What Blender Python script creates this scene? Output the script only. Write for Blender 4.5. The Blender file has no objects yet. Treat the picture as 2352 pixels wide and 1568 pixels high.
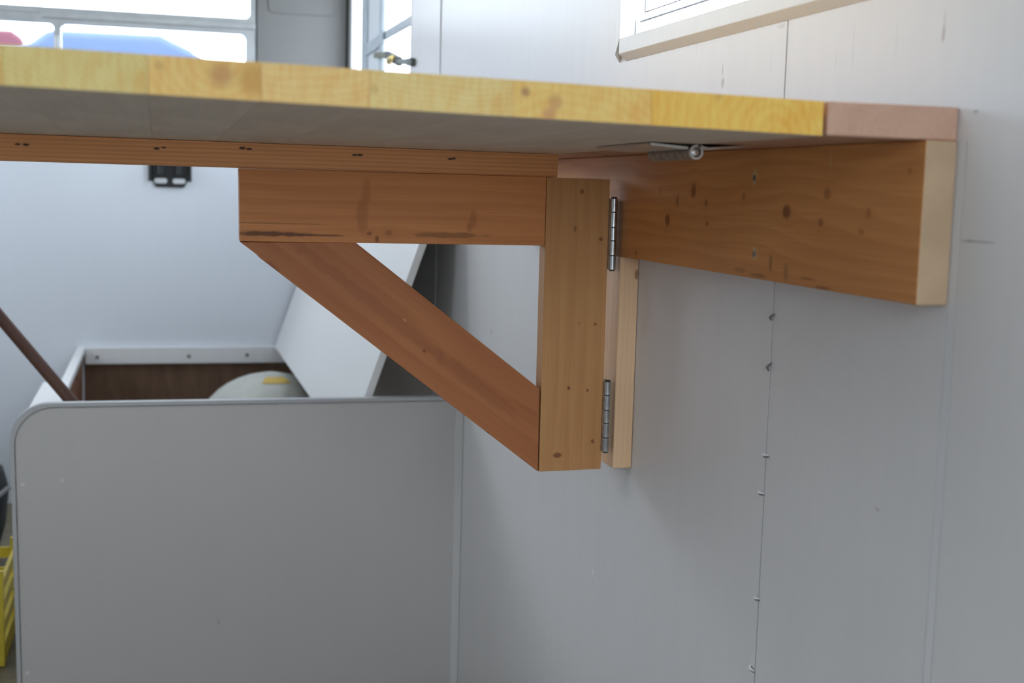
import bpy, bmesh, math, random
from mathutils import Vector, Matrix
random.seed(7)
sc = bpy.context.scene
C = sc.collection

# ------------------------------------------------------------------ camera
H = 1.095                      # camera height above the trailer floor (floor = 0)
FPX = 2957.08                  # focal length in pixels of a 2352-px-wide frame
YAW, PITCH, ROLL = .2703789, .11728206, .0274949
cy, sy, cp, sp, cr, sr = (math.cos(YAW), math.sin(YAW), math.cos(PITCH), math.sin(PITCH),
                          math.cos(ROLL), math.sin(ROLL))
FW = Vector((sy*cp, cy*cp, -sp)); R0 = Vector((cy, -sy, 0)); U0 = R0.cross(FW)
RT = R0*cr + U0*sr; UP = -R0*sr + U0*cr
cam_d = bpy.data.cameras.new('camera'); cam = bpy.data.objects.new('camera', cam_d); C.objects.link(cam)
cam.matrix_world = Matrix(((RT.x, UP.x, -FW.x, 0), (RT.y, UP.y, -FW.y, 0), (RT.z, UP.z, -FW.z, H), (0, 0, 0, 1)))
cam_d.sensor_width = 36; cam_d.lens = FPX/2352*36
cam_d.clip_start = .02; cam_d.clip_end = 200
cam_d.dof.use_dof = True; cam_d.dof.focus_distance = 1.71; cam_d.dof.aperture_fstop = 6.0
sc.camera = cam

# ------------------------------------------------------------------ daylight
w = bpy.data.worlds.new('overcast'); sc.world = w; w.use_nodes = True
bg = w.node_tree.nodes['Background']
bg.inputs[0].default_value = (.80, .895, 1.0, 1); bg.inputs[1].default_value = 7.4
sc.view_settings.view_transform = 'Standard'; sc.view_settings.look = 'None'
sc.view_settings.gamma = 1; sc.view_settings.use_curve_mapping = False
sc.view_settings.exposure = 0.0
sc.cycles.use_denoising = True
sc.cycles.max_bounces = 6; sc.cycles.diffuse_bounces = 4; sc.cycles.glossy_bounces = 3; sc.cycles.transparent_max_bounces = 8
sc.cycles.use_adaptive_sampling = True; sc.cycles.adaptive_threshold = .09

# trailer shell (metres, z measured from the camera height; helpers add H)
W = .64; XL = -1.45; YF = 4.5335; YR = -1.3; ZF = -H; ZC = 1.0
def portal(name, loc, size, direction):
    l = bpy.data.lights.new(name, 'AREA'); l.shape = 'RECTANGLE'; l.size, l.size_y = size
    l.cycles.is_portal = True
    o = bpy.data.objects.new(name, l); C.objects.link(o)
    o.location = (loc[0], loc[1], loc[2]+H); o.rotation_euler = Vector(direction).to_track_quat('-Z', 'Y').to_euler()
FWX0, FWX1, FWZ0, FWZ1 = -1.25, .293, .30, .93            # far window
W1Y0, W1Y1, W1Z0, W1Z1 = .78, 1.79, .195, .80             # near window in the right wall
W2Y0, W2Y1, W2Z0, W2Z1 = 3.37, 4.46, .16, .80             # far window in the right wall
RWX0, RWX1, RWZ0, RWZ1 = -.60, .52, -.15, .88             # unseen rear opening, added to light faces turned to the camera
L1Y0, L1Y1, L1Z0, L1Z1 = 1.02, 1.78, .20, .92             # unseen left-wall window, added to light the upper right wall
L2Y0, L2Y1, L2Z0, L2Z1 = 3.70, 4.50, .0, .88               # unseen far window on the left, placed to light the far wall
portal('portal_far', ((FWX0+FWX1)/2, YF+.05, (FWZ0+FWZ1)/2), (FWX1-FWX0, FWZ1-FWZ0), (0, -1, 0))
portal('portal_right', (W+.06, (W1Y0+W1Y1)/2, (W1Z0+W1Z1)/2), (W1Y1-W1Y0, W1Z1-W1Z0), (-1, 0, 0))
portal('portal_right_far', (W+.06, (W2Y0+W2Y1)/2, (W2Z0+W2Z1)/2), (W2Y1-W2Y0, W2Z1-W2Z0), (-1, 0, 0))
portal('portal_left', (XL-.05, (L1Y0+L1Y1)/2, (L1Z0+L1Z1)/2), (L1Y1-L1Y0, L1Z1-L1Z0), (1, 0, 0))
portal('portal_rear', ((RWX0+RWX1)/2, YR-.05, (RWZ0+RWZ1)/2), (RWX1-RWX0, RWZ1-RWZ0), (0, 1, 0))
portal('portal_left_far', (XL-.05, (L2Y0+L2Y1)/2, (L2Z0+L2Z1)/2), (L2Y1-L2Y0, L2Z1-L2Z0), (1, 0, 0))

# ------------------------------------------------------------------ helpers
def ray(x, y): return FW + RT*((x-1176)/FPX) - UP*((y-784)/FPX)
def onX(x, y, X): d = ray(x, y); return d*(X/d.x)
def onY(x, y, Y): d = ray(x, y); return d*(Y/d.y)

class MB:
    def __init__(s): s.v, s.f, s.m = [], [], []
    def add(s, vs, fs, m=0):
        n = len(s.v); s.v += [tuple(v) for v in vs]
        for f in fs: s.f.append([i+n for i in f]); s.m.append(m)
    def box(s, x0, x1, y0, y1, z0, z1, m=0):
        s.hexa([(x0,y0,z0),(x1,y0,z0),(x1,y1,z0),(x0,y1,z0),(x0,y0,z1),(x1,y0,z1),(x1,y1,z1),(x0,y1,z1)], m); return s
    def hexa(s, v, m=0):
        s.add(v, [(0,3,2,1),(4,5,6,7),(0,1,5,4),(1,2,6,5),(2,3,7,6),(3,0,4,7)], m); return s
    def prism(s, poly, axis, a0, a1, m=0):
        # poly: 2-D outline in the two other axes (x,z for 'Y'; y,z for 'X'; x,y for 'Z')
        def P(p, a): return (p[0],a,p[1]) if axis == 'Y' else (a,p[0],p[1]) if axis == 'X' else (p[0],p[1],a)
        n = len(poly); vs = [P(p,a0) for p in poly]+[P(p,a1) for p in poly]
        s.add(vs, [list(range(n)), list(range(2*n-1,n-1,-1))]+[(i,(i+1)%n,n+(i+1)%n,n+i) for i in range(n)], m); return s
    def tube(s, pts, r, n=14, m=0, caps=True):
        pts = [Vector(p) for p in pts]; rr = r if isinstance(r,(list,tuple)) else [r]*len(pts); rings = []
        for i,p in enumerate(pts):
            t = (pts[min(i+1,len(pts)-1)]-pts[max(i-1,0)]).normalized()
            a = t.orthogonal().normalized() if i == 0 else (a - t*a.dot(t)).normalized()
            b = t.cross(a); rings.append([p+(a*math.cos(2*math.pi*k/n)+b*math.sin(2*math.pi*k/n))*rr[i] for k in range(n)])
        vs = [v for q in rings for v in q]
        fs = [(i*n+k, i*n+(k+1)%n, (i+1)*n+(k+1)%n, (i+1)*n+k) for i in range(len(pts)-1) for k in range(n)]
        if caps: fs += [list(range(n-1,-1,-1)), [(len(pts)-1)*n+k for k in range(n)]]
        s.add(vs, fs, m); return s
    def lathe(s, c, prof, n=40, m=0):
        vs = [(c[0]+r*math.cos(2*math.pi*k/n), c[1]+r*math.sin(2*math.pi*k/n), z) for r,z in prof for k in range(n)]
        s.add(vs, [(i*n+k, i*n+(k+1)%n, (i+1)*n+(k+1)%n, (i+1)*n+k) for i in range(len(prof)-1) for k in range(n)]
              + [list(range(n-1,-1,-1)), [(len(prof)-1)*n+k for k in range(n)]], m); return s
    def build(s, name, mats, parent=None, origin=None, bevel=0, seg=2, smooth=False):
        vs = [Vector((x,y,z+H)) for x,y,z in s.v]
        lo = [min(v[i] for v in vs) for i in range(3)]; hi = [max(v[i] for v in vs) for i in range(3)]
        o3 = Vector((origin[0],origin[1],origin[2]+H)) if origin is not None else Vector(((lo[0]+hi[0])/2,(lo[1]+hi[1])/2,lo[2]))
        me = bpy.data.meshes.new(name); me.from_pydata([v-o3 for v in vs], [], s.f); me.update()
        bm = bmesh.new(); bm.from_mesh(me); bmesh.ops.recalc_face_normals(bm, faces=bm.faces); bm.to_mesh(me); bm.free()
        for m_ in (mats if isinstance(mats,(list,tuple)) else [mats]): me.materials.append(m_)
        for p,mi in zip(me.polygons, s.m): p.material_index = mi; p.use_smooth = smooth
        o = bpy.data.objects.new(name, me); C.objects.link(o); o.location = o3
        if parent is not None:
            o.parent = parent; q = parent; off = Vector((0,0,0))
            while q is not None: off += Vector(q.location); q = q.parent
            o.location = o3 - off
        if bevel:
            b = o.modifiers.new('bevel','BEVEL'); b.width = bevel; b.segments = seg; b.limit_method = 'ANGLE'; b.angle_limit = .6
            b.harden_normals = False
        if smooth:
            try: me.set_sharp_from_angle(angle=.7)
            except Exception: pass
        return o
def B(x0,x1,y0,y1,z0,z1): return MB().box(x0,x1,y0,y1,z0,z1)
def tag(o, label=None, cat=None, group=None, kind=None):
    if label: o['label'] = label
    if cat: o['category'] = cat
    if group: o['group'] = group
    if kind: o['kind'] = kind
    return o
def empty(name, loc, label=None, cat=None, group=None, kind=None):
    o = bpy.data.objects.new(name, None); C.objects.link(o); o.location = (loc[0],loc[1],loc[2]+H); o.empty_display_size = .05
    return tag(o, label, cat, group, kind)

# ------------------------------------------------------------------ materials
class NT:
    def __init__(s, name):
        s.mat = bpy.data.materials.new(name); s.mat.use_nodes = True; s.t = s.mat.node_tree; s.n = s.t.nodes
        s.b = s.n['Principled BSDF']; s.out = s.n['Material Output']
    def link(s, a, b): s.t.links.new(a, b)
    def new(s, k, **kw):
        n = s.n.new(k)
        for a,v in kw.items(): setattr(n, a, v)
        return n
    def put(s, sock, v):
        if hasattr(v, 'node'): s.link(v, sock)
        else: sock.default_value = v
    def math(s, op, a, b=0, clamp=False):
        n = s.new('ShaderNodeMath', operation=op, use_clamp=clamp); s.put(n.inputs[0], a); s.put(n.inputs[1], b); return n.outputs[0]
    def vec(s, op, a, b=(0,0,0)):
        n = s.new('ShaderNodeVectorMath', operation=op); s.put(n.inputs[0], a); s.put(n.inputs[1], b)
        return n.outputs['Value'] if op in ('DOT_PRODUCT','LENGTH') else n.outputs[0]
    def mix(s, f, a, b):
        n = s.new('ShaderNodeMix', data_type='RGBA'); s.put(n.inputs[0], f)
        s.put(n.inputs[6], a if hasattr(a,'node') else (*a,1)); s.put(n.inputs[7], b if hasattr(b,'node') else (*b,1)); return n.outputs[2]
    def smooth(s, v, lo, hi, a=1.0, b=0.0):
        n = s.new('ShaderNodeMapRange', interpolation_type='SMOOTHSTEP'); s.put(n.inputs[0], v)
        for i,q in enumerate((lo,hi,a,b)): n.inputs[i+1].default_value = q
        return n.outputs[0]
    def noise(s, v, scale, detail=3, rough=.5):
        n = s.new('ShaderNodeTexNoise'); s.put(n.inputs['Vector'], v); n.inputs['Scale'].default_value = scale
        n.inputs['Detail'].default_value = detail; n.inputs['Roughness'].default_value = rough; return n.outputs[0]
    def obj(s): return s.new('ShaderNodeTexCoord').outputs['Object']
    def comb(s, x, y, z):
        n = s.new('ShaderNodeCombineXYZ')
        for i,q in enumerate((x,y,z)): s.put(n.inputs[i], q)
        return n.outputs[0]
    def bump(s, h, strength, dist=.001):
        n = s.new('ShaderNodeBump'); n.inputs['Strength'].default_value = strength; n.inputs['Distance'].default_value = dist
        s.put(n.inputs['Height'], h); s.link(n.outputs[0], s.b.inputs['Normal'])

def plain(name, col, rough=.5, metal=0, spec=.5, var=0, vscale=20):
    t = NT(name); t.b.inputs['Base Color'].default_value = (*col,1); t.b.inputs['Roughness'].default_value = rough
    t.b.inputs['Metallic'].default_value = metal; t.b.inputs['Specular IOR Level'].default_value = spec
    if var:
        n = t.noise(t.obj(), vscale, 4); f = t.smooth(n, .3, .7, 0, 1)
        t.link(t.mix(f, tuple(c*(1-var) for c in col), tuple(min(1,c*(1+var)) for c in col)), t.b.inputs['Base Color'])
    return t.mat

def wood(name, A, Bv, light, dark, origin, knots=(), rings=70, fine=260, contrast=.45, rough=.55, warp=.5, marks=(), tone=None):
    """long-grain timber: A = unit vector along the grain, Bv = across the seen face.
    knots: (world point, half length along, half width across, darkness); marks: (point, ra, rb, colour, strength)"""
    t = NT(name); A = Vector(A).normalized(); Bv = Vector(Bv).normalized(); Cv = A.cross(Bv)
    o = t.obj(); a = t.vec('DOT_PRODUCT', o, A); b = t.vec('DOT_PRODUCT', o, Bv); c = t.vec('DOT_PRODUCT', o, Cv)
    O = Vector(origin)
    ab = t.comb(a, b, 0.0); g = b; km = None; halo = None
    for p,ra,rb,k in knots:
        q = Vector(p)-O; c0 = (q.dot(A), q.dot(Bv), 0)
        d = t.vec('LENGTH', t.vec('MULTIPLY', t.vec('SUBTRACT', ab, c0), (1/ra, 1/rb, 0)))
        m = t.math('MULTIPLY', t.smooth(d, .55, 1.15), k); km = m if km is None else t.math('MAXIMUM', km, m)
        e = t.math('MULTIPLY', t.smooth(d, .6, 3.2), .55)
        halo = e if halo is None else t.math('MAXIMUM', halo, e)
        g = t.math('SUBTRACT', g, t.math('MULTIPLY', t.math('SUBTRACT', b, c0[1]), e))
    low = t.noise(t.comb(t.math('MULTIPLY', a, 2.5), t.math('MULTIPLY', b, 9), t.math('MULTIPLY', c, 9)), 1.0, 1)
    ph = t.math('ADD', t.math('MULTIPLY', g, rings), t.math('ADD', t.math('MULTIPLY', low, warp*8), t.math('MULTIPLY', c, rings*.35)))
    ring = t.math('FRACT', ph)
    ring = t.math('MULTIPLY', t.smooth(ring, .0, .82, 0, 1), t.smooth(ring, .86, 1.0, 1, 0))
    fib = t.noise(t.comb(t.math('MULTIPLY', a, 6), t.math('MULTIPLY', g, fine), t.math('MULTIPLY', c, fine)), 1.0, 2, .6)
    big = t.noise(t.comb(t.math('MULTIPLY', a, 3), t.math('MULTIPLY', b, 14), t.math('MULTIPLY', c, 14)), 1.3, 1)
    f = t.math('ADD', t.math('MULTIPLY', ring, contrast), t.math('MULTIPLY', t.smooth(fib, .3, .75, 0, 1), .33), True)
    f = t.math('ADD', f, t.math('MULTIPLY', t.smooth(big, .35, .7, 0, 1), .25), True)
    col = t.mix(f, light, dark)
    kd = tuple(x*y for x,y in zip(dark, (.38,.26,.2)))
    if km is not None:
        col = t.mix(t.math('MULTIPLY', halo, .35), col, dark); col = t.mix(km, col, kd)
    if marks: wob = t.math('MULTIPLY', t.math('SUBTRACT', t.noise(o, 60, 1), .5), .9)
    for p,ra,rb,cc,k in marks:
        q = Vector(p)-O; c0 = (q.dot(A), q.dot(Bv), 0)
        d = t.math('ADD', t.vec('LENGTH', t.vec('MULTIPLY', t.vec('SUBTRACT', ab, c0), (1/ra, 1/rb, 0))), wob)
        col = t.mix(t.math('MULTIPLY', t.smooth(d, .5, 1.1), k), col, cc)
    t.link(col, t.b.inputs['Base Color']); t.b.inputs['Roughness'].default_value = rough
    t.b.inputs['Specular IOR Level'].default_value = .35
    return t.mat

def endgrain(name, light, dark, centre, origin, freq=300, spots=(), k=.55, jitter=1.0):
    """sawn board end: growth rings about a pith at 'centre' (x,z), grain running along y"""
    t = NT(name); o = t.obj(); q = Vector(centre)-Vector(origin)
    xz = t.vec('MULTIPLY', o, (1,0,1)); d = t.vec('LENGTH', t.vec('SUBTRACT', xz, (q.x,0,q.z)))
    n = t.noise(t.vec('MULTIPLY', o, (1,.05,1)), 22, 3)
    ph = t.math('ADD', t.math('MULTIPLY', d, freq), t.math('MULTIPLY', n, 2.6*jitter)); r = t.math('FRACT', ph)
    r = t.math('MULTIPLY', t.smooth(r, .1, .8, 0, 1), t.smooth(r, .84, 1, 1, 0))
    blo = t.noise(t.vec('MULTIPLY', o, (1,.1,1)), 34, 3); f = t.math('ADD', t.math('MULTIPLY', r, k), t.math('MULTIPLY', t.smooth(blo,.42,.72,0,1), .45), True)
    fine = t.noise(t.vec('MULTIPLY', o, (1,.1,.16)), 300, 2); f = t.math('ADD', f, t.math('MULTIPLY', t.smooth(fine,.38,.7,0,1), .42), True)
    col = t.mix(f, light, dark)
    for p,r_,cc,kk in spots:
        qq = Vector(p)-Vector(origin)
        dd = t.vec('LENGTH', t.vec('SUBTRACT', xz, (qq.x,0,qq.z)))
        col = t.mix(t.math('MULTIPLY', t.smooth(dd, r_*.35, r_*1.25), kk), col, cc)
    t.link(col, t.b.inputs['Base Color']); t.b.inputs['Roughness'].default_value = .6
    t.b.inputs['Specular IOR Level'].default_value = .3
    return t.mat

def paint(name, col, origin, axis='X', rough=.38, stains=(), streak=.03, relief=.12):
    """brushed white paint; stains: (world point, half y (or x), half z, colour, strength)"""
    t = NT(name); o = t.obj(); O = Vector(origin)
    sv = t.vec('MULTIPLY', o, (40,40,2.5)); n1 = t.noise(sv, 1.0, 2, .6); n2 = t.noise(o, 3.5, 2, .6)
    f = t.math('ADD', t.math('MULTIPLY', t.smooth(n1,.35,.75,0,1), streak*6), t.math('MULTIPLY', t.smooth(n2,.45,.75,0,1), streak*5), True)
    c = t.mix(f, col, tuple(x*y for x,y in zip(col,(.86,.86,.86))))
    pl = t.vec('MULTIPLY', o, (0,1,1) if axis == 'X' else (1,0,1))
    if stains: wob = t.math('MULTIPLY', t.math('SUBTRACT', t.noise(o, 140, 1), .5), .8)
    for p,ra,rz,cc,k in stains:
        q = Vector(p)-O; c0 = (0,q.y,q.z) if axis == 'X' else (q.x,0,q.z)
        d = t.math('ADD', t.vec('LENGTH', t.vec('MULTIPLY', t.vec('SUBTRACT', pl, c0), (1/ra,1/ra,1/rz))), wob)
        c = t.mix(t.math('MULTIPLY', t.smooth(d, .35, 1.1), k), c, cc)
    t.link(c, t.b.inputs['Base Color']); t.b.inputs['Roughness'].default_value = rough
    if relief: t.bump(t.noise(t.vec('MULTIPLY', o, (90,90,9)), 1.0, 1), relief, .0006)
    return t.mat

def glass(name, tint=(1,1,1), refl=.06):
    t = NT(name); n = t.n; n.remove(t.b)
    tr = t.new('ShaderNodeBsdfTransparent'); tr.inputs[0].default_value = (*tint,1)
    gl = t.new('ShaderNodeBsdfGlossy'); gl.inputs['Roughness'].default_value = .03
    fr = t.new('ShaderNodeFresnel'); bf = t.new('ShaderNodeNewGeometry').outputs['Backfacing']
    t.link(t.math('SUBTRACT', 1.45, t.math('MULTIPLY', bf, 1.45-1/1.45)), fr.inputs[0])   # the same reflectance on both faces of the pane
    mx = t.new('ShaderNodeMixShader'); t.link(fr.outputs[0], mx.inputs[0]); t.link(tr.outputs[0], mx.inputs[1]); t.link(gl.outputs[0], mx.inputs[2])
    t.link(mx.outputs[0], t.out.inputs[0]); return t.mat

WHITE = (.80,.80,.80)
M = {}
M['alu'] = plain('aluminium', (.50,.52,.53), .38, .75, var=.06)
M['rubber'] = plain('rubber_seal', (.05,.055,.05), .7)
M['glass'] = glass('window_glass')
M['gap'] = plain('dark_stud', (.035,.02,.012), .9)
M['white_trim'] = paint('white_trim', (.79,.79,.79), (0,0,0), rough=.4)
M['wall_trim'] = paint('wall_trim', (.71,.71,.72), (0,0,0), rough=.5)
M['white_bench'] = paint('white_bench', (.70,.70,.69), (0,0,0), 'Y', rough=.5, streak=.015, relief=0)
M['zinc'] = plain('zinc_steel', (.46,.47,.47), .30, 1.0, var=.15, vscale=90)
M['zinc_bright'] = plain('zinc_bright', (.62,.62,.60), .34, 1.0, var=.08, vscale=150)
M['zinc_dull'] = plain('zinc_dull', (.33,.30,.27), .45, .8, var=.25, vscale=120)
M['brown_ply'] = wood('brown_plywood', (0,0,1), (1,0,0), (.20,.12,.075), (.11,.06,.036), (0,0,0), rings=10, contrast=.25, rough=.7)
M['redbrown'] = wood('redbrown_timber', (0,1,0), (0,0,1), (.26,.12,.07), (.15,.06,.035), (0,0,0), rings=40)
M['brass'] = plain('aged_brass', (.55,.42,.16), .35, .9)
M['dark_metal'] = plain('dark_metal', (.03,.033,.03), .45, .4)
M['black'] = plain('black_plastic', (.012,.012,.014), .5)
M['screw'] = plain('screw_steel', (.25,.24,.22), .4, .9)

# ================================================================== SETTING
# floor, ceiling
lino = NT('floor_lino'); n_ = lino.noise(lino.obj(), 18, 5)
lino.link(lino.mix(lino.smooth(n_,.35,.7,0,1), (.20,.165,.10), (.13,.11,.07)), lino.b.inputs['Base Color']); lino.b.inputs['Roughness'].default_value = .55
tag(B(XL-.05,W+.05,YR-.05,YF+.05,ZF-.04,ZF).build('floor', lino.mat), kind='structure')
tag(B(XL-.05,W+.05,YR-.05,YF+.05,ZC,ZC+.04).build('ceiling', M['white_trim']), kind='structure')

def rects(a0,a1,z0,z1,holes):
    """split a rectangle into boxes around rectangular holes"""
    out = []; cuts = sorted({a0,a1,*[min(max(h[k],a0),a1) for h in holes for k in (0,1)]})
    for p,q in zip(cuts,cuts[1:]):
        if q-p < 1e-5: continue
        zz = [z0]
        for h in sorted([h for h in holes if h[0] < (p+q)/2 < h[1]], key=lambda h: h[2]): zz += [h[2],h[3]]
        zz.append(z1)
        for i in range(0,len(zz),2):
            if zz[i+1]-zz[i] > 1e-4: out.append((p,q,zz[i],zz[i+1]))
    return out

# right wall: painted boards with a dark open joint
wr = empty('wall_right', (W,1.5,ZF), kind='structure')
HOLES_R = [(W1Y0,W1Y1,W1Z0,W1Z1),(W2Y0,W2Y1,W2Z0,W2Z1)]
GREY = (.42,.36,.33); PENC = (.22,.22,.23); SOFT = (.55,.55,.55)
def P3(x, y): return onX(x, y, W)
stainsA = [(P3(2250,555),.028,.0012,PENC,.55),(P3(2215,553),.02,.001,PENC,.5),(P3(2241,256),.004,.002,PENC,.5)]
stainsB = [(P3(2167,78),.0030,.0075,GREY,.8),(P3(2170,52),.0017,.011,GREY,.5),(P3(2014,1169),.006,.0025,PENC,.35),(P3(1829,995),.0012,.012,SOFT,.4),
           (P3(1960,110),.0015,.03,SOFT,.5),(P3(1920,140),.0012,.02,SOFT,.5),(P3(2060,90),.0015,.02,SOFT,.4),(P3(1820,290),.001,.02,SOFT,.4)]
stainsC = [(P3(1660,190),.0050,.0085,GREY,.85),(P3(1660,160),.0026,.011,GREY,.6),(P3(1600,110),.0012,.012,SOFT,.5),(P3(1128,762),.006,.009,PENC,.45),
           (P3(1362,1315),.004,.006,(.93,.93,.93),.7),(P3(1361,1340),.002,.012,SOFT,.5),(P3(1795,60),.012,.003,GREY,.4),(P3(1770,150),.002,.02,SOFT,.3)]
GAP = 1.2582
segs = [(YR,.9300,stainsA),(.9300,.9428,None),(.9428,GAP-.0013,stainsB),(GAP+.0013,3.0,stainsC),(3.004,YF,())]
for i,(a,b,st) in enumerate(segs):
    m = MB()
    for p,q,z0,z1 in rects(a,b,ZF if st is not None else .049,ZC,HOLES_R): m.box(W,W+.015,p,q,z0,z1)
    st = st or ()
    org = (W,(a+b)/2,ZF)
    m.build('panel', paint('wall_paint_%d'%i, (.715,.70,.695), org, 'X', rough=.36, stains=st, streak=.025), wr, origin=org)
for yy in (GAP, 3.002):
    m = MB()
    for p,q,z0,z1 in rects(yy-.012,yy+.012,ZF,ZC,HOLES_R): m.box(W+.0152,W+.045,p,q,z0,z1)
    m.build('stud', M['gap'], wr)
# flat joint strip on the wall beside the ledger, below the shelf
B(W+.0010,W+.0148,.9300,.9428,ZF,.049).build('joint_filler', M['wall_trim'], wr)
tag(B(W,W+.0009,.9313,.9417,ZF,.049).build('trim_1', M['wall_trim']), 'thin painted joint strip on the wall at the ledger end', kind='structure')
tag(B(W-.0022,W,3.0,3.012,ZF,ZC).build('trim_2', M['wall_trim'], bevel=.001), kind='structure')
# little curls of dried paint bridging the open joint
CH = [((1778,728),'dark',.011,.8),((1771,842),'dark',.012,1.0),((1762,1044),'pale',.012,.1),((1752,1130),'pale',.009,-.1),((1742,1372),'pale',.008,.0),((1730,1533),'pale',.010,-.5)]
chip_d = plain('dry_caulk', (.16,.16,.16), .7); chip_w = plain('paint_curl', (.82,.82,.82), .5)
for (x,y),k,L,ang in CH:
    p = onX(x,y,W); m = MB(); dy, dz = -math.cos(ang)*L/2, math.sin(ang)*L/2
    pts = [Vector((W-.001, p.y-dy, p.z-dz)), Vector((W-.004, p.y-dy*.3, p.z-dz*.1)), Vector((W-.0035, p.y+dy*.3, p.z+dz*.35)), Vector((W-.001, p.y+dy, p.z+dz))]
    m.tube(pts, [.0007,.0016,.0014,.0006], 7); m.build('paint_curl', chip_d if k == 'dark' else chip_w, wr, smooth=True)
    if k == 'pale':
        m = MB(); q = [v+Vector((.001,0,-.0022)) for v in pts]; m.tube(q, [.0005,.0011,.0010,.0005], 6); m.build('paint_curl', chip_d, wr, smooth=True)

# far wall with the front window, lower brown plywood inside the bench
wf = empty('wall_front', (0,YF,ZF), kind='structure')
m = MB()
for p,q,z0,z1 in rects(XL,W,ZF,ZC,[(FWX0,FWX1+.03,FWZ0-.03,FWZ1+.02),(.3295,W,.10,ZC),(-.2405,W,ZF,-.605)]): m.box(p,q,YF,YF+.04,z0,z1)
m.build('panel', paint('far_wall_paint', (.76,.80,.86), (-.5,YF,-.6), 'Y', rough=.22, streak=.01, relief=0), wf, origin=(-.5,YF,-.6))
B(-.2405,W,YF+.002,YF+.04,ZF,-.605).build('plywood', M['brown_ply'], wf)
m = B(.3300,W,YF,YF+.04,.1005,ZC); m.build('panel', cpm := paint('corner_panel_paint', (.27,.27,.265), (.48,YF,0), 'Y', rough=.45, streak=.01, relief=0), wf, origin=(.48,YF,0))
# raised moulding on the corner panel (rounded rectangle frame)
def rrect(x0,x1,z0,z1,r,n=6):
    pts = []
    for cx,cz,a in ((x1-r,z1-r,0),(x0+r,z1-r,90),(x0+r,z0+r,180),(x1-r,z0+r,270)):
        for k in range(n+1):
            t = math.radians(a+90*k/n); pts.append((cx+r*math.cos(t), cz+r*math.sin(t)))
    return pts
def ringframe(outer, inner, y0, y1):
    n = len(outer); m = MB(); vs = [(x,y,z) for y in (y0,y1) for ring in (outer,inner) for x,z in ring]
    fs = []
    for i in range(n):
        j = (i+1)%n
        fs += [(i,j,n+j,n+i),(2*n+i,3*n+i,3*n+j,2*n+j),(i,2*n+i,2*n+j,j),(n+i,n+j,3*n+j,3*n+i)]
    m.add(vs, fs); return m
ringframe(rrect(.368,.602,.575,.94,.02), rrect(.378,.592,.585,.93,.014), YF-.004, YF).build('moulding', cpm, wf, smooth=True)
tag(B(.325,.3305,YF-.003,YF+.03,.10,ZC).build('trim_3', M['rubber']), kind='structure')
tag(B(W-.009,W,YF-.009,YF,.10,ZC).build('trim_4', M['rubber']), kind='structure')

# front window: aluminium frame, tall upper light, two lower lights with rounded corners
w1 = empty('window_1', ((FWX0+FWX1)/2,YF,FWZ0), kind='structure')
def lite(x0,x1,z0,z1,ix0,ix1,iz0,iz1,par,r=.018,name='sash'):
    n = 6; out = rrect(x0,x1,z0,z1,.004,n); inn = rrect(ix0,ix1,iz0,iz1,r,n)
    s = ringframe(out,inn,YF-.012,YF+.03).build(name, M['alu'], par, smooth=True)
    B(ix0-.004,ix1+.004,YF+.010,YF+.014,iz0-.004,iz1+.004).build('pane', M['glass'], s)
ZB0, ZB1 = .498, .548
lite(FWX0,.322,ZB1-.02,FWZ1+.02,FWX0+.03,.305,ZB1,FWZ1-.01,w1)
lite(-.312,.322,FWZ0-.02,ZB1-.021,-.300,.292,FWZ0+.01,ZB0,w1)
lite(FWX0,-.3125,FWZ0-.02,ZB1-.021,FWX0+.03,-.322,FWZ0+.01,ZB0,w1)
B(-.36,.322,YF-.018,YF-.012,.512,.534).build('rail', M['alu'], w1, bevel=.002)
B(-.318,-.306,YF-.022,YF-.0125,.39,.46).build('latch', M['alu'], w1, bevel=.003)

# near window in the right wall: wooden casing with sloped sill, white sash, pane
w2 = empty('window_2', (W,(W1Y0+W1Y1)/2,W1Z0-.02), kind='structure')
XFc = .628; YO = onX(1412,133,XFc).y; YI = onX(1422,98,XFc).y
sillm = paint('casing_paint', (.75,.755,.76), (0,0,0), 'X', rough=.38, streak=.03)
ya, yb = W1Y0-.05, W1Y0-.01
def pz(zo, zi): return [(W,zo),(XFc,zo+(.0096 if zi > zo else -.0096)),(XFc,zi),(.645,zi),(W,zi)]
m = MB(); prof = [(W-.0003,.1840),(XFc,.1936),(XFc,.2147),(W+.014,.2147),(W+.014,.1965),(W-.0003,.1965)]
m.prism(prof, 'Y', ya+.01, YI); m.build('casing', sillm, w2, bevel=.0008)
# mitred far upright: bevelled outer edge, flat face, reveal towards the pane
m = MB(); zt_ = W1Z1+.02
lowv = [(W-.0003,YO+.012,.1840),(XFc,YO,.1936),(XFc,YI+.0002,.2147),(.6505,YI+.0002,.2147),(.6505,YO+.012,.1965)]
m.add(lowv+[(x,y,zt_) for x,y,_ in lowv], [(0,1,2,3,4),(9,8,7,6,5)]+[(i,(i+1)%5,5+(i+1)%5,5+i) for i in range(5)]); m.build('casing', sillm, w2, bevel=.0006)
m = MB(); m.prism([(W-.0003,ya),(XFc,ya+.0098),(XFc,ya+.03),(W+.01,ya+.03),(W+.01,W1Y0),(W-.0003,W1Y0)], 'Z', .2149, zt_); m.build('casing', sillm, w2)
B(XFc,W-.0003,ya+.031,YI,W1Z1-.01,zt_).build('casing', sillm, w2, bevel=.001)
cream = plain('aged_cream', (.60,.56,.44), .5, var=.25, vscale=60)
gy = 1.757; m = MB()
for a,b,z0,z1 in rects(W1Y0+.001,W1Y1-.001,W1Z0+.001,W1Z1-.001,[(W1Y0+.04,gy,.2165,W1Z1-.04)]): m.box(.655,.679,a,b,z0,z1)
sa = m.build('sash', cream, w2)
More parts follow.
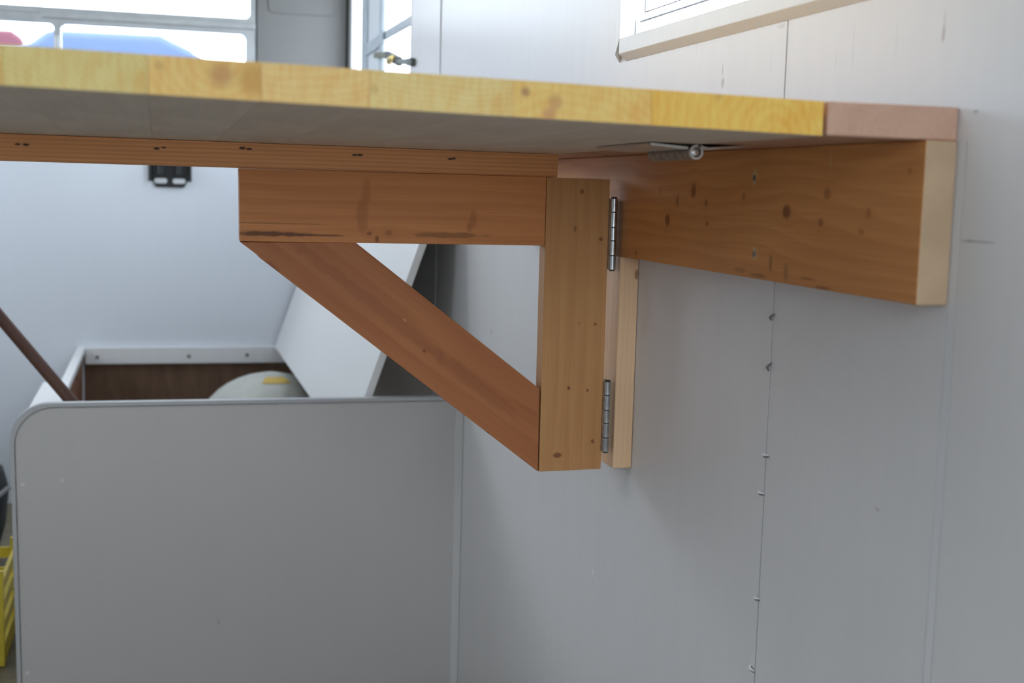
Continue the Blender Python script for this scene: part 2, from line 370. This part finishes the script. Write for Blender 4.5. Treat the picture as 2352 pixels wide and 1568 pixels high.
B(.665,.669,W1Y0+.038,gy+.002,.2145,W1Z1-.038).build('pane', M['glass'], sa)
bar = plain('grey_bead', (.30,.31,.36), .6, var=.3, vscale=80)
q = onX(1481,28,.660); q2 = onX(1470,50,.660)
B(.660,.6612,q.y-.0006,q.y+.0006,q.z,W1Z1-.045).build('bead', bar, sa)
B(.660,.6612,W1Y0+.045,q.y,q.z-.0006,q.z+.0006).build('bead', bar, sa)
B(.660,.6620,W1Y0+.045,q2.y,q2.z-.0010,q2.z+.0010).build('bead', bar, sa)
B(.655,.6568,q2.y+.001,gy,.2165,q2.z+.002).build('bead', sillm, sa)

# far window in the right wall with its stay and brass handle
w3 = empty('window_3', (W,(W2Y0+W2Y1)/2,W2Z0), kind='structure')
m = MB()
for a,b,z0,z1 in rects(W2Y0,W2Y1,W2Z0,W2Z1,[(W2Y0+.008,W2Y1-.012,W2Z0+.02,W2Z1-.02)]): m.box(W-.001,W+.016,a,b,z0,z1)
m.build('frame', M['white_trim'], w3)
pale = plain('pale_frame',(.40,.45,.50),.5,var=.1)
B(W+.003,W+.012,3.84,4.22,W2Z0+.02,W2Z1-.02).build('side_panel', plain('side_panel_paint',(.62,.66,.70),.5), w3)
for yy,wd in ((4.165,.11),(3.855,.05)): B(W-.002,W+.010,yy-wd/2,yy+wd/2,W2Z0+.02,W2Z1-.02).build('mullion', pale, w3, bevel=.003)
B(W+.0125,W+.0150,W2Y0+.004,W2Y1-.006,W2Z0+.016,W2Z1-.016).build('pane', M['glass'], w3)
def flatbar(pts, r, t):
    # flat bar hugging the wall plane through the given points
    m = MB()
    for p,q in zip(pts,pts[1:]):
        d = (q-p).normalized(); n = Vector((0,-d.z,d.y)).normalized()*r; e = Vector((t,0,0))
        m.hexa([p-n,q-n,q-n+e,p-n+e,p+n,q+n,q+n+e,p+n+e])
    return m
flatbar([onX(878,84,W+.004),onX(946,44,W+.004)],.012,.008).build('stay', pale, w3, bevel=.001)
flatbar([onX(833,118,W-.004),onX(862,100,W-.004),onX(878,84,W-.004)],.018,.006).build('stay', pale, w3, bevel=.001)
X_ = W-.012
hd = flatbar([onX(944,142,X_),onX(912,141,X_)],.0075,.012).build('handle', plain('grey_green_metal',(.09,.11,.095),.45,.5), w3, bevel=.002)
flatbar([onX(942,142,X_-.001),onX(933,142,X_-.001)],.010,.013).build('handle_end', M['dark_metal'], hd, bevel=.002)
flatbar([onX(884,126,X_),onX(858,127,X_)],.0085,.012).build('lever', plain('olive_metal',(.12,.115,.075),.45,.5), w3, bevel=.002)
flatbar([onX(912,141,X_-.001),onX(884,126,X_-.001)],.012,.014).build('lever', M['dark_metal'], w3, bevel=.002)
q = onX(897,138,X_-.006); MB().tube([q+Vector((0,.03,-.006)),q+Vector((0,.01,.0)),q+Vector((0,-.03,.004))],[.006,.011,.007],10).build('catch', M['brass'], w3, smooth=True)

# left and rear walls
wl = empty('wall_left', (XL,1.5,ZF), kind='structure')
m = MB()
for a,b,z0,z1 in rects(YR,YF,ZF,ZC,[(L1Y0,L1Y1,L1Z0,L1Z1),(L2Y0,L2Y1,L2Z0,L2Z1)]): m.box(XL-.04,XL,a,b,z0,z1)
m.build('panel', M['white_trim'], wl)
for k,(a,b,z0,z1) in enumerate(((L1Y0,L1Y1,L1Z0,L1Z1),(L2Y0,L2Y1,L2Z0,L2Z1))):
    e = empty('window_%d'%(4+k), (XL,(a+b)/2,z0), kind='structure'); m = MB()  # both windows are unseen, put in for the light they let in
    for p,q,c,d in rects(a,b,z0,z1,[(a+.03,b-.03,z0+.03,z1-.03)]): m.box(XL-.03,XL+.004,p,q,c,d)
    m.build('frame', M['alu'], e); B(XL-.018,XL-.014,a+.028,b-.028,z0+.028,z1-.028).build('pane', M['glass'], e)
m = MB()
for p,q,c,d in rects(XL,W,ZF,ZC,[(RWX0,RWX1,RWZ0,RWZ1)]): m.box(p,q,YR-.04,YR,c,d)
tag(m.build('wall_rear', M['white_trim']), kind='structure')

# ================================================================== TABLE AND BRACKET
YT0, YT1 = .944, 1.80; XH = .5155; TH = .0272
def tz(X, Y):
    k = (Y-.944)/(1.69-.944); s = .0176*(1-k)+.002*k
    return .0498-.0008*k+s*(.518-X)
tab = empty('folding_tabletop', (.1,1.37,tz(.1,1.37)), 'yellow pine folding tabletop of glued staves, hinged to the wall strip', 'table')
edges = [-.36,-.275,-.19,-.10,-.0056,.0716,.1493,.2571,.3681,XH]
PITH = [(-.31,.03),(-.24,.16),(-.15,.0),(-.13,-.03),(.0435,.0775),(.10,.26),(.23,.38),(.30,-.05),(.475,.038)]
RD = (.42,.20,.10)
SPOTS = {4:[(onY(508,172,YT0),.010,(.45,.20,.09),.55),(onY(585,180,YT0),.014,(.55,.27,.06),.6),(onY(366,150,YT0),.004,(.55,.28,.08),.5)],
         7:[(onY(1207,211,YT0),.0042,RD,.8),(onY(1275,235,YT0),.007,(.55,.24,.10),.6),(onY(1160,255,YT0),.0035,RD,.6),(onY(1262,262,YT0),.006,(.55,.22,.12),.6)],
         8:[(onY(1650,215,YT0),.006,(.6,.33,.1),.4),(onY(1395,250,YT0),.004,(.55,.28,.09),.5)],
         6:[(onY(860,205,YT0),.004,(.55,.33,.1),.4)]}
LG = [(.82,.66,.26)]*3+[(.78,.66,.27),(.88,.62,.22),(.88,.64,.26),(.85,.68,.29),(.88,.63,.21),(.90,.61,.14)]
under = wood('pale_pine_underside', (0,1,0), (1,0,0), (.84,.73,.62), (.68,.57,.47), (0,0,0), rings=14, contrast=.35, rough=.6,
             marks=[(Vector((.13,1.5,0)),.05,.006,(.12,.06,.03),.6)])
for i,(a,b) in enumerate(zip(edges,edges[1:])):
    m = MB(); nx, ny = 3, 10; g = .00012
    xs = [a+g+(b-a-2*g)*k/nx for k in range(nx+1)]; ys = [YT0+(YT1-YT0)*k/ny for k in range(ny+1)]
    N = (nx+1)*(ny+1); vs = [(x,y,tz(x,y)) for y in ys for x in xs]+[(x,y,tz(x,y)+TH) for y in ys for x in xs]
    I = lambda k,j,t: t*N+j*(nx+1)+k
    bot = [(I(k,j,0),I(k,j+1,0),I(k+1,j+1,0),I(k+1,j,0)) for j in range(ny) for k in range(nx)]
    rest = [(I(k,j,1),I(k+1,j,1),I(k+1,j+1,1),I(k,j+1,1)) for j in range(ny) for k in range(nx)]
    for k in range(nx): rest += [(I(k,0,0),I(k+1,0,0),I(k+1,0,1),I(k,0,1)),(I(k+1,ny,0),I(k,ny,0),I(k,ny,1),I(k+1,ny,1))]
    for j in range(ny): rest += [(I(0,j+1,0),I(0,j,0),I(0,j,1),I(0,j+1,1)),(I(nx,j,0),I(nx,j+1,0),I(nx,j+1,1),I(nx,j,1))]
    m.add(vs, bot, 1)
    n0 = len(m.v); m.f += [list(f) for f in rest]; m.m += [0]*len(rest)
    org = ((a+b)/2,YT0,tz((a+b)/2,YT0))
    mt = endgrain('stave_pine_%d'%i, LG[i], tuple(x*y for x,y in zip(LG[i],(.92,.70,.50))), (PITH[i][0],0,PITH[i][1]+.012), org, freq=(180,260,230,260,150,170,240,130,110)[i], spots=SPOTS.get(i,()), k=(.4,.4,.4,.3,.32,.28,.32,.24,.36)[i])
    m.build('stave', [mt, under], tab, origin=org)
# cleat screwed under the tabletop
YC0 = 1.668; CZ = .0181; XC0, XC1 = -.34, .5195
m = MB(); y1 = YC0+.045
m.hexa([(XC0,YC0,CZ),(XC1,YC0,CZ),(XC1,y1,CZ),(XC0,y1,CZ),(XC0,YC0,tz(XC0,YC0)-.0004),(XC1,YC0,tz(XC1,YC0)-.0004),(XC1,y1,tz(XC1,y1)-.0004),(XC0,y1,tz(XC0,y1)-.0004)])
holes = [(40,331),(60,332),(360,341),(376,339),(557,340),(572,342),(814,356),(826,356),(1034,365),(1042,364)]
org = (.1,YC0,CZ)
cl = wood('cleat_timber', (1,0,.0), (0,0,1), (.88,.42,.17), (.66,.285,.102), org, rings=190, warp=.12, contrast=.55, fine=420,
          marks=[(onY(x,y,YC0),.0045,.0018,(.03,.014,.008),.95) for x,y in holes])
m.build('cleat', cl, tab, origin=org, bevel=.0006)

# fixed strip on the ledger, ledger with counterbored screws
org = (.58,YT0,.05)
fx = wood('strip_timber', (0,1,0), (1,0,0), (.62,.39,.28), (.52,.31,.215), org, rings=25, contrast=.25)
s_ = B(.5195,W-.0004,YT0,2.2,.0502,.0776).build('wall_shelf_strip', fx, origin=org, bevel=.0014)
tag(s_, 'pinkish bare timber strip fixed to the white wall above the ledger', 'shelf strip')
LX = .610; LZ0, LZ1 = -.0866, .0500; LY0, LY1 = .9425, 2.2
org = (LX,1.3,LZ0)
KN = [((1533,505),.0052,.0085,.75),((1593,437),.0050,.0100,.7),((1556,462),.0032,.0065,.6),((1622,466),.0026,.0050,.55),((1624,513),.0024,.0038,.6),((1708,452),.0030,.0050,.45),
      ((1807,486),.0060,.0080,.8),((1900,445),.0045,.0065,.5),((1885,512),.0032,.0045,.6),((1995,490),.0028,.0050,.4),((1978,533),.0035,.0035,.4),((1516,437),.0018,.0045,.4),((1460,580),.003,.0035,.6),((1855,640),.01,.0015,.5),((1890,661),.01,.0018,.6),((2090,392),.002,.003,.4)]
mk = [(onX(1770,605,LX),.004,.010,(.10,.045,.015),.45),(onX(1805,625,LX),.006,.010,(.10,.045,.015),.4),(onX(1700,620,LX),.018,.004,(.10,.045,.015),.3),(onX(1740,632,LX),.02,.003,(.09,.04,.014),.5),
      (onX(1733,407,LX),.0055,.0100,(.55,.42,.22),.85),(onX(1733,581,LX),.0055,.0085,(.55,.42,.22),.85),(onX(1908,365,LX),.0022,.014,(.62,.36,.16),.6)]
lw = wood('ledger_timber', (0,1,0), (0,0,1), (.66,.295,.095), (.50,.195,.055), org, knots=[(onX(x,y,LX),a*1.7,b,k) for (x,y),a,b,k in KN], rings=55, contrast=.35, marks=mk, warp=.6)
le = plain('ledger_end_pine', (.52,.365,.225), .6, var=.07, vscale=30)
m = B(LX,W-.0004,LY0,LY1,LZ0,LZ1)
m.m = [0,0,1,0,0,0]
lb = m.build('ledger_board', [lw, le], origin=org, bevel=.0012)
tag(lb, 'orange-brown knotty ledger board fixed edge-up along the white wall', 'ledger board')
for x,y in ((1733,407),(1733,581)):
    p = onX(x,y,LX); m = MB(); m.tube([(LX-.0006,p.y,p.z-.001),(LX+.004,p.y,p.z-.001)],.0034,14)
    s = m.build('screw', M['screw'], lb, smooth=True)

# hinged bracket: post, rail, diagonal brace
YB = 1.6633; BT = .0265
def pb(x, y): p = onY(x,y,YB); return (p.x,p.z)
br = empty('folding_bracket', (.5,YB,-.384), 'triangular orange-brown timber bracket swung out under the tabletop', 'bracket')
rail = [pb(549,386),pb(551.5,554),pb(1251,564),pb(1255.5,406.5)]
org = (rail[0][0],YB,rail[1][1])
rw = wood('rail_timber', (1,0,0), (0,0,1), (.72,.295,.10), (.54,.195,.058), org, rings=48, contrast=.32, warp=.35,
          knots=[(onY(848,536,YB),.004,.003,.6),(onY(893,535,YB),.005,.004,.4),(onY(866,549,YB),.003,.005,.7)],
          marks=[(onY(832,495,YB),.010,.024,(.36,.11,.033),.42),(onY(842,438,YB),.007,.02,(.38,.12,.038),.35),(onY(1087,505,YB),.006,.015,(.36,.11,.03),.45),(onY(1078,522,YB),.004,.008,(.30,.10,.03),.5),(onY(620,537,YB),.055,.0042,(.11,.038,.015),.85),(onY(730,540,YB),.04,.0016,(.12,.04,.015),.7),(onY(1030,540,YB),.055,.0045,(.27,.115,.035),.7),(onY(640,513,YB),.08,.001,(.2,.07,.025),.5)])
MB().prism(rail,'Y',YB,YB+BT).build('rail', rw, br, origin=org, bevel=.0007)
post = [pb(1256.3,407),pb(1238,1083),pb(1379.5,1076.5),pb(1401,412)]
org = (post[1][0],YB,post[1][1])
pw = wood('post_timber', (0,0,1), (1,0,0), (.60,.31,.118), (.48,.22,.075), org, rings=45, contrast=.3, warp=.3,
          knots=[(onY(x,y,YB),a,b,k) for (x,y),a,b,k in (((1280,1045),.0042,.0072,.8),((1361,1013),.0035,.0028,.75),((1306,891),.0028,.0024,.95),((1349,896),.0025,.0022,.7),((1367,744),.0022,.0022,.8),((1330,742),.0025,.0012,.4),((1337,440),.0035,.0032,.7),((1380,549),.0032,.0028,.8),((1321,525),.005,.0024,.55))])
MB().prism(post,'Y',YB-.0004,YB+BT).build('post', pw, br, origin=org, bevel=.0007)
ba = Vector((pb(1238,1083)[0]-pb(552,556)[0],0,pb(1238,1083)[1]-pb(552,556)[1])).normalized(); bb = Vector((-ba.z,0,ba.x))
brace = [pb(551.5,555.5),pb(592,586),pb(598,593),pb(1236,1083),pb(1240,893),pb(818,557.5)]
org = (brace[0][0],YB,brace[3][1])
bw = wood('brace_timber', ba, bb, (.50,.19,.068), (.39,.128,.041), org, rings=26, contrast=.4, warp=.25, fine=200,
          knots=[(onY(975,806,YB),.003,.002,.7),(onY(626,612,YB),.012,.004,.35)],
          marks=[(onY(1200,1058,YB),.02,.0025,(.06,.02,.01),.7),(onY(1120,995,YB),.006,.002,(.06,.02,.01),.8),(onY(930,735,YB),.003,.002,(.62,.36,.16),.6),(onY(1235,985,YB),.05,.0025,(.05,.02,.01),.0),(onY(860,700,YB),.20,.010,(.30,.095,.034),.4),(onY(1090,880,YB),.10,.012,(.30,.095,.034),.35)])
MB().prism(brace,'Y',YB+.0006,YB+BT).build('brace', bw, br, origin=org, bevel=.0007)

# mounting board below the ledger
org = (.625,1.69,-.383)
mw = wood('mounting_timber', (0,0,1), (1,0,0), (.88,.60,.37), (.78,.50,.285), org, rings=150, contrast=.3, warp=.2,
          knots=[(onY(1462,630,1.664),.008,.0035,.8)])
m = MB(); m.prism([(.6118,1.6635),(W-.0004,1.6635),(W-.0004,1.79),(.6118,1.79)],'Z',-.3828,-.0868)
tag(m.build('mounting_board', mw, origin=org, bevel=.0016), 'pale upright batten on the white wall under the ledger, carrying the hinges', 'batten')

# butt hinges between post and ledger / mounting board
def hinge(zt, zb, xt, xb, label):
    e = empty('butt_hinge', ((xt+xb)/2,1.655,zb), label, 'hinge', 'butt hinges of the bracket')
    n = 5; cuts = [0,.195,.405,.59,.795,1]
    y = 1.6575; r = .0051
    for k in range(n):
        a, b = cuts[k]+.004, cuts[k+1]-.004; f = lambda t: (xt+(xb-xt)*t, y, zt+(zb-zt)*t)
        MB().tube([f(a),f(a+.006),f(b-.006),f(b)],[r*.9,r,r,r*.9],20).build('knuckle', M['zinc'], e, smooth=True)
    f = lambda t: (xt+(xb-xt)*t, y, zt+(zb-zt)*t)
    MB().tube([f(-.018),f(-.008),f(1.006),f(1.014)],[.0030,.0042,.0042,.0030],14).build('pin', M['dark_metal'], e, smooth=True)
    pxr = onY(1401,412,YB).x; d = -.0048
    def leaf(xo, sgn):
        m = MB(); pts_t, pts_b = f(.02), f(.98)
        x0, x1 = (xo-.0016, xo) if sgn < 0 else (xo, xo+.0016)
        m.box(x0,x1,1.6580,1.6895,zb+.001,zt-.001); return m
    leaf((xt+xb)/2-.0036, -1).build('leaf', M['zinc_dull'], e)
    leaf((xt+xb)/2+.0036, 1).build('leaf', M['zinc_dull'], e)
    return e
h1 = onY(1411,455,1.6575); h1b = onY(1405.5,620,1.6575); h2 = onY(1395.5,875,1.6575); h2b = onY(1390,1037,1.6575)
hinge(h1.z,h1b.z,h1.x,h1b.x,'upper steel butt hinge on the bracket post beside the ledger')
hinge(h2.z,h2b.z,h2.x,h2b.x,'lower steel butt hinge on the bracket post beside the mounting batten')

# strap hinge under the table joint, barrel along the wall direction
hy0, hy1 = 1.187, 1.30; hx, hz = .512, .0415
th = empty('table_hinge', (hx,hy0,hz-.006), 'grey steel hinge under the joint between tabletop and wall strip', 'hinge')
for a,b in ((hy0,hy0+.004),(hy0+.0042,hy0+.036),(hy0+.037,hy0+.075),(hy0+.076,hy1)):
    n = 20; ro, ri = .0073, .0050; m = MB()
    vs = [(hx+r*math.cos(2*math.pi*k/n), y, hz+r*math.sin(2*math.pi*k/n)) for y in (a,b) for r in (ro,ri) for k in range(n)]
    fs = []
    for k in range(n):
        j = (k+1)%n; fs += [(k,j,n+j,n+k),(2*n+k,3*n+k,3*n+j,2*n+j),(k,2*n+k,2*n+j,j),(n+k,n+j,3*n+j,3*n+k)]
    m.add(vs, fs); m.build('knuckle', M['zinc_bright'] if b-a < .01 else M['zinc_dull'], th, smooth=True)  # thin end ring is no knuckle: its brighter zinc paints in the lit rim
MB().tube([(hx,hy0+.001,hz),(hx,hy0+.0015,hz),(hx,hy1,hz)],[.0030,.0042,.0042],16).build('pin', M['zinc_bright'], th, smooth=True)
def pl(poly, y0, y1): return MB().prism(poly,'Y',y0,y1)
zl = tz(.48,hy0)
o_ = pl([(hx-.0085,hz+.0024),(hx-.0085,hz+.0054),(.464,zl-.0006),(.464,zl-.0034)],hy0,hy1+.05).build('leaf', [M['zinc_bright']], th, bevel=.0004)
o_ = pl([(hx+.001,hz+.0073),(hx+.0045,hz+.0070),(hx+.013,hz+.0052),(hx+.028,hz+.0064),(.562,.0498),(.562,.0480),(hx+.028,hz+.0042),(hx+.013,hz+.0028),(hx+.006,hz+.0036),(hx+.001,hz+.0052)],hy0,hy1).build('leaf', M['zinc_bright'], th, bevel=.0004)
for x,yy in ((.486,hy0+.03),(.484,hy0+.085),(.540,hy0+.02),(.538,hy0+.06)):
    z0 = (zl-.0030 if x < .5 else .0470); MB().tube([(x,yy,z0-.0012),(x,yy,z0-.0004),(x,yy,z0+.001)],[.0022,.0036,.0036],12).build('screw', M['zinc_bright'], th, smooth=True)

# ================================================================== BENCH
bn = empty('dinette_bench', (.2,3.6,ZF), 'white painted open bench box with round-cornered end panel', 'bench')
YE = 2.6855; BTP = -.4475; BX0 = -.284
def benchprof(o=0):
    r = .075; pts = [(W-.0006,ZF),(W-.0006,BTP-o)]
    for k in range(11):
        t = math.radians(90+90*k/10); pts.append((BX0+o+r+(r-o*.0)*math.cos(t)-0*o, BTP-o-r+r*math.sin(t)))
    pts += [(BX0+o+.003,-.8),(BX0+o+.006,ZF)]
    return pts
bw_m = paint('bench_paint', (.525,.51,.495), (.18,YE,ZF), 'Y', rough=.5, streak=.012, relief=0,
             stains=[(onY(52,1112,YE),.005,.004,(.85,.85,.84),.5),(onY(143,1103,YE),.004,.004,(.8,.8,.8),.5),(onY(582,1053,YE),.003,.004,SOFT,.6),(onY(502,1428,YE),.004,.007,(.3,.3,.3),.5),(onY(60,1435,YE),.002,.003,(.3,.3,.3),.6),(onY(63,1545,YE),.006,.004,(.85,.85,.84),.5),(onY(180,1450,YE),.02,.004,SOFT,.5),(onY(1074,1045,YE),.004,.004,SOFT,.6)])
ep = MB().prism(benchprof(.004),'Y',YE,YE+.016).build('end_panel', bw_m, bn, origin=(.18,YE,ZF))
# edge trim running round the panel
pr = benchprof(0)[1:]; m = MB(); inn = benchprof(.008)[1:]
n = len(pr)
vs = [(x,y,z) for y in (YE-.003,YE+.019) for ring in (pr,inn) for x,z in ring]; fs = []
for i in range(n-1):
    j = i+1; fs += [(i,j,n+j,n+i),(2*n+i,3*n+i,3*n+j,2*n+j),(i,2*n+i,2*n+j,j),(n+i,n+j,3*n+j,3*n+i)]
m.add(vs, fs)
trm = paint('edge_trim_paint', (.46,.47,.48), (0,0,0), 'Y', rough=.3, streak=.05)
m.build('edge_trim', trm, ep, smooth=True)
pr2 = benchprof(.0075)[1:]; MB().tube([(x,YE-.0012,z) for x,z in pr2],.0019,6).build('seam', plain('grubby_seam',(.16,.15,.14),.8,var=.5,vscale=40), ep, smooth=True)
B(W-.018,W-.0006,YE-.0018,YE,ZF,BTP-.012).build('corner_strip', plain('corner_strip_paint',(.60,.60,.59),.5), bn, bevel=.001)
# front board along the aisle, its rim rail and wider ledge, and far batten
ZRm = -.565
fb = B(-.262,-.246,YE+.02,YF-.001,ZF,ZRm-.02).build('front_panel', [M['redbrown']], bn)
B(-.2635,-.262,YE+.02,YF-.001,ZF,ZRm-.02).build('outer_face', M['white_bench'], fb)
B(-.262,-.236,YE+.02,YF-.001,ZRm-.02,ZRm).build('rim_rail', M['white_trim'], bn, bevel=.002)
B(-.312,-.2625,3.25,3.80,ZRm-.025,ZRm-.008).build('rim_ledge', M['white_trim'], bn, bevel=.002)
for x,y in ((176,868),(180,903)):
    d = ray(x,y); p = d*(-.245/d.x); MB().tube([(-.2462,p.y,p.z),(-.2445,p.y,p.z)],.008,10).build('screw', M['dark_metal'], fb, smooth=True)
bt = B(-.236,.60,YF-.022,YF-.0005,-.622,ZRm-.001).build('wall_batten', M['white_trim'], bn, bevel=.002)
for x,y in ((223,820),(434,818),(568,815)):
    p = onY(x,y,YF-.022); MB().tube([(p.x,YF-.0245,p.z),(p.x,YF-.020,p.z)],[.0055,.0075],12).build('screw', M['screw'], bt, smooth=True)

# lid leaning against the wall inside the bench
T = math.radians(19); lx0, lz0 = .393, -.567; LW_ = .700; dx, dz = math.sin(T), math.cos(T); nx_, nz_ = math.cos(T), -math.sin(T); tk = .0165
p = [(lx0,lz0),(lx0+dx*LW_,lz0+dz*LW_),(lx0+dx*LW_+nx_*tk,lz0+dz*LW_+nz_*tk),(lx0+nx_*tk,lz0+nz_*tk)]
m = MB().prism(p,'Y',2.745,YF-.024)
tag(m.build('bench_lid', paint('lid_paint', (.78,.78,.775), (.5,3.6,-.57), 'X', rough=.42, streak=.012, relief=0), origin=(.5,3.6,-.57), bevel=.001), 'loose white bench lid leaning against the wall inside the bench', 'lid')

# tank in the bench box
tp = [(.215,ZF),(.235,ZF+.02),(.238,-.80)]+[(.238*math.cos(math.radians(a)),-.80+.205*math.sin(math.radians(a))) for a in range(9,90,9)]+[(.02,-.594)]
tk_ = empty('water_tank', (.345,4.09,ZF), 'domed off-white tank with yellow sticker inside the open bench', 'tank')
MB().lathe((.345,4.09),tp,48).build('body', plain('tank_plastic',(.50,.50,.45),.45,var=.05), tk_, smooth=True)
m = MB(); vs = []; 
for j in range(3):
    for k in range(9):
        az = math.radians(250+k*6.5); el = math.radians(64+j*5.5); vs.append((.345+.2395*math.cos(el)*math.cos(az)*1.0, 4.09+.2395*math.cos(el)*math.sin(az), -.80+.2066*math.sin(el)))
m.add(vs,[(j*9+k,j*9+k+1,(j+1)*9+k+1,(j+1)*9+k) for j in range(2) for k in range(8)]); m.build('sticker', plain('yellow_sticker',(.62,.42,.08),.5), tk_, smooth=True)

# broom handle resting on the rim with its foot inside the box
a_, b_ = onY(150,905,2.96), onY(0,728,2.96); d_ = (a_-b_).normalized()
foot = a_+d_*((-1.085-a_.z)/d_.z); top = b_-d_*.42
hw = wood('handle_timber', d_, (0,1,0), (.14,.07,.048), (.075,.034,.024), foot, rings=40)
hb = empty('broom_handle', (foot.x,foot.y,ZF), 'brown round wooden handle leaning across the bench rim', 'handle')
MB().tube([foot,foot+(top-foot)*.5,top-(top-foot)*.02,top],[.0135,.0135,.0135,.008],18).build('shaft', hw, hb, smooth=True)
MB().tube([foot-d_*-.002,foot-d_*.03],[.0145,.0145],18).build('ferrule', M['dark_metal'], hb, smooth=True)

# black catch on the far wall
cx0, cx1 = -.022, .106
ct = empty('wall_catch', (.042,YF,-.024), 'black catch plate with two pale slots on the far wall', 'catch')
pf = [(cx0+.004,.062),(cx0+.004,.0),(cx0+.018,-.024),(cx1-.018,-.024),(cx1-.004,.0),(cx1-.004,.062)]
MB().prism(pf,'Y',YF-.012,YF-.0004).build('plate', M['black'], ct, bevel=.002)
pal = plain('pale_slot',(.75,.77,.78),.4)
for cx in (.012,.072):
    MB().prism(rrect(cx-.021,cx+.021,-.011,.006,.008),'Y',YF-.0145,YF-.0125).build('slot', pal, ct)
    MB().tube([(cx,YF-.030,.018),(cx,YF-.030,.060)],.012,12).build('knuckle', M['black'], ct, smooth=True)
for cx in (cx0,cx1): MB().tube([(cx,YF-.018,-.004),(cx,YF-.018,.058)],.007,10).build('lug', M['dark_metal'], ct, smooth=True)

# things standing on the floor beyond the bench
yel = plain('yellow_plastic',(.55,.42,.03),.45,var=.1)
cr_ = empty('plastic_crate', (-.54,3.13,ZF), 'yellow slatted plastic crate on the floor beside the bench', 'crate')
X0,X1,Y0,Y1 = -.745,-.335,2.98,3.28; zt = -.875
B(X0,X1,Y0,Y1,ZF+.002,ZF+.014).build('base', yel, cr_)
for x,y in ((X0,Y0),(X1-.014,Y0),(X0,Y1-.014),(X1-.014,Y1-.014)): B(x,x+.014,y,y+.014,ZF+.014,zt).build('corner_post', yel, cr_)
for k in range(4):
    z0 = ZF+.02+.05*k; z1 = z0+.026
    B(X0+.014,X1-.014,Y0+.001,Y0+.009,z0,z1).build('slat', yel, cr_); B(X0+.014,X1-.014,Y1-.009,Y1-.001,z0,z1).build('slat', yel, cr_)
    B(X0+.001,X0+.009,Y0+.014,Y1-.014,z0,z1).build('slat', yel, cr_); B(X1-.009,X1-.001,Y0+.014,Y1-.014,z0,z1).build('slat', yel, cr_)
m = MB(); m.tube([(-.395,3.03,ZF+.02),(-.40,3.15,ZF+.30),(-.385,3.2,ZF+.33)],.010,10)
tag(m.build('metal_rod', M['alu'], smooth=True), 'short grey rod standing in the yellow crate', 'rod')
bg_ = empty('holdall_bag', (-.66,3.75,ZF), 'black holdall bag on the floor behind the yellow crate', 'bag')
m = MB(); secs = []
prof = [(.16,0),(.20,.03),(.225,.12),(.235,.22),(.22,.28),(.15,.325),(.05,.335)]
n = 32
for hw_,zz in prof:
    for k in range(n):
        t = 2*math.pi*k/n; c_, s2 = math.cos(t), math.sin(t); sx = (abs(c_)**.6)*(1 if c_ >= 0 else -1); sy_ = (abs(s2)**.6)*(1 if s2 >= 0 else -1)
        secs.append((-.64+hw_*1.0*sx, 3.75+hw_*.75*sy_, ZF+zz))
m.add(secs,[(i*n+k,i*n+(k+1)%n,(i+1)*n+(k+1)%n,(i+1)*n+k) for i in range(len(prof)-1) for k in range(n)]+[list(range(n-1,-1,-1)),[(len(prof)-1)*n+k for k in range(n)]])
m.build('body', plain('black_cloth',(.014,.015,.018),.7,var=.3), bg_, smooth=True)
MB().tube([(-.86,3.57,ZF+.25),(-.64,3.55,ZF+.27),(-.43,3.58,ZF+.235),(-.40,3.72,ZF+.24)],.007,8).build('strap', plain('grey_strap',(.30,.30,.31),.7), bg_, smooth=True)

# ================================================================== OUTSIDE
gz = ZF-.5
gr = NT('yard_gravel'); nn = gr.noise(gr.obj(), 2.5, 6); gr.link(gr.mix(nn,(.30,.29,.27),(.42,.41,.38)), gr.b.inputs['Base Color']); gr.b.inputs['Roughness'].default_value = .9
tag(MB().box(-60,60,-60,60,gz-.1,gz).build('ground', gr.mat), kind='structure')
def van(name, prof, y0, y1, col, label, wheels, wins):
    e = empty(name, ((prof[0][0]+prof[-1][0])/2,(y0+y1)/2,gz), label, 'van')
    body = plain(name+'_paint', col, .3)
    MB().prism(prof,'Y',y0,y1).build('body', body, e, bevel=.04, seg=3)
    gl = plain(name+'_glass', (.16,.20,.24), .12); tyre = plain(name+'_tyre', (.02,.02,.02), .8)
    for p in wins: MB().prism(p,'Y',y0-.012,y0+.02).build('window', gl, e, bevel=.006)
    for x in wheels:
        for y in (y0+.06,y1-.06):
            MB().tube([(x,y-.10,gz+.33),(x,y+.10,gz+.33)],.33,28).build('wheel', tyre, e, smooth=True)
            MB().tube([(x,y-.112,gz+.33),(x,y+.112,gz+.33)],.19,20).build('hub', M['alu'], e, smooth=True)
    return e
van('parked_van', [(-2.9,gz+.32),(-2.9,.50),(-2.75,.725),(-.74,.735),(-.60,.845),(.02,.85),(.20,.77),(.55,.45),(1.25,.20),(1.38,-.1),(1.40,gz+.32)], 8.0, 9.7, (.055,.095,.19),
    'pale blue van parked outside beyond the front window', (-2.1,.85), [[(-.5,.45),(-.5,.70),(-.12,.70),(.28,.45)],[(-1.8,.40),(-1.8,.62),(-.75,.64),(-.75,.40)]])
van('parked_van', [(-6.2,gz+.4),(-6.2,.95),(-6.05,1.15),(-1.12,1.16),(-1.03,1.10),(-.98,.6),(-.95,gz+.4)], 11.2, 13.0, (.11,.010,.03),
    'red van parked behind the blue van outside the front window', (-5.2,-1.9), [[(-5.8,.4),(-5.8,.8),(-4.6,.8),(-4.6,.4)]])
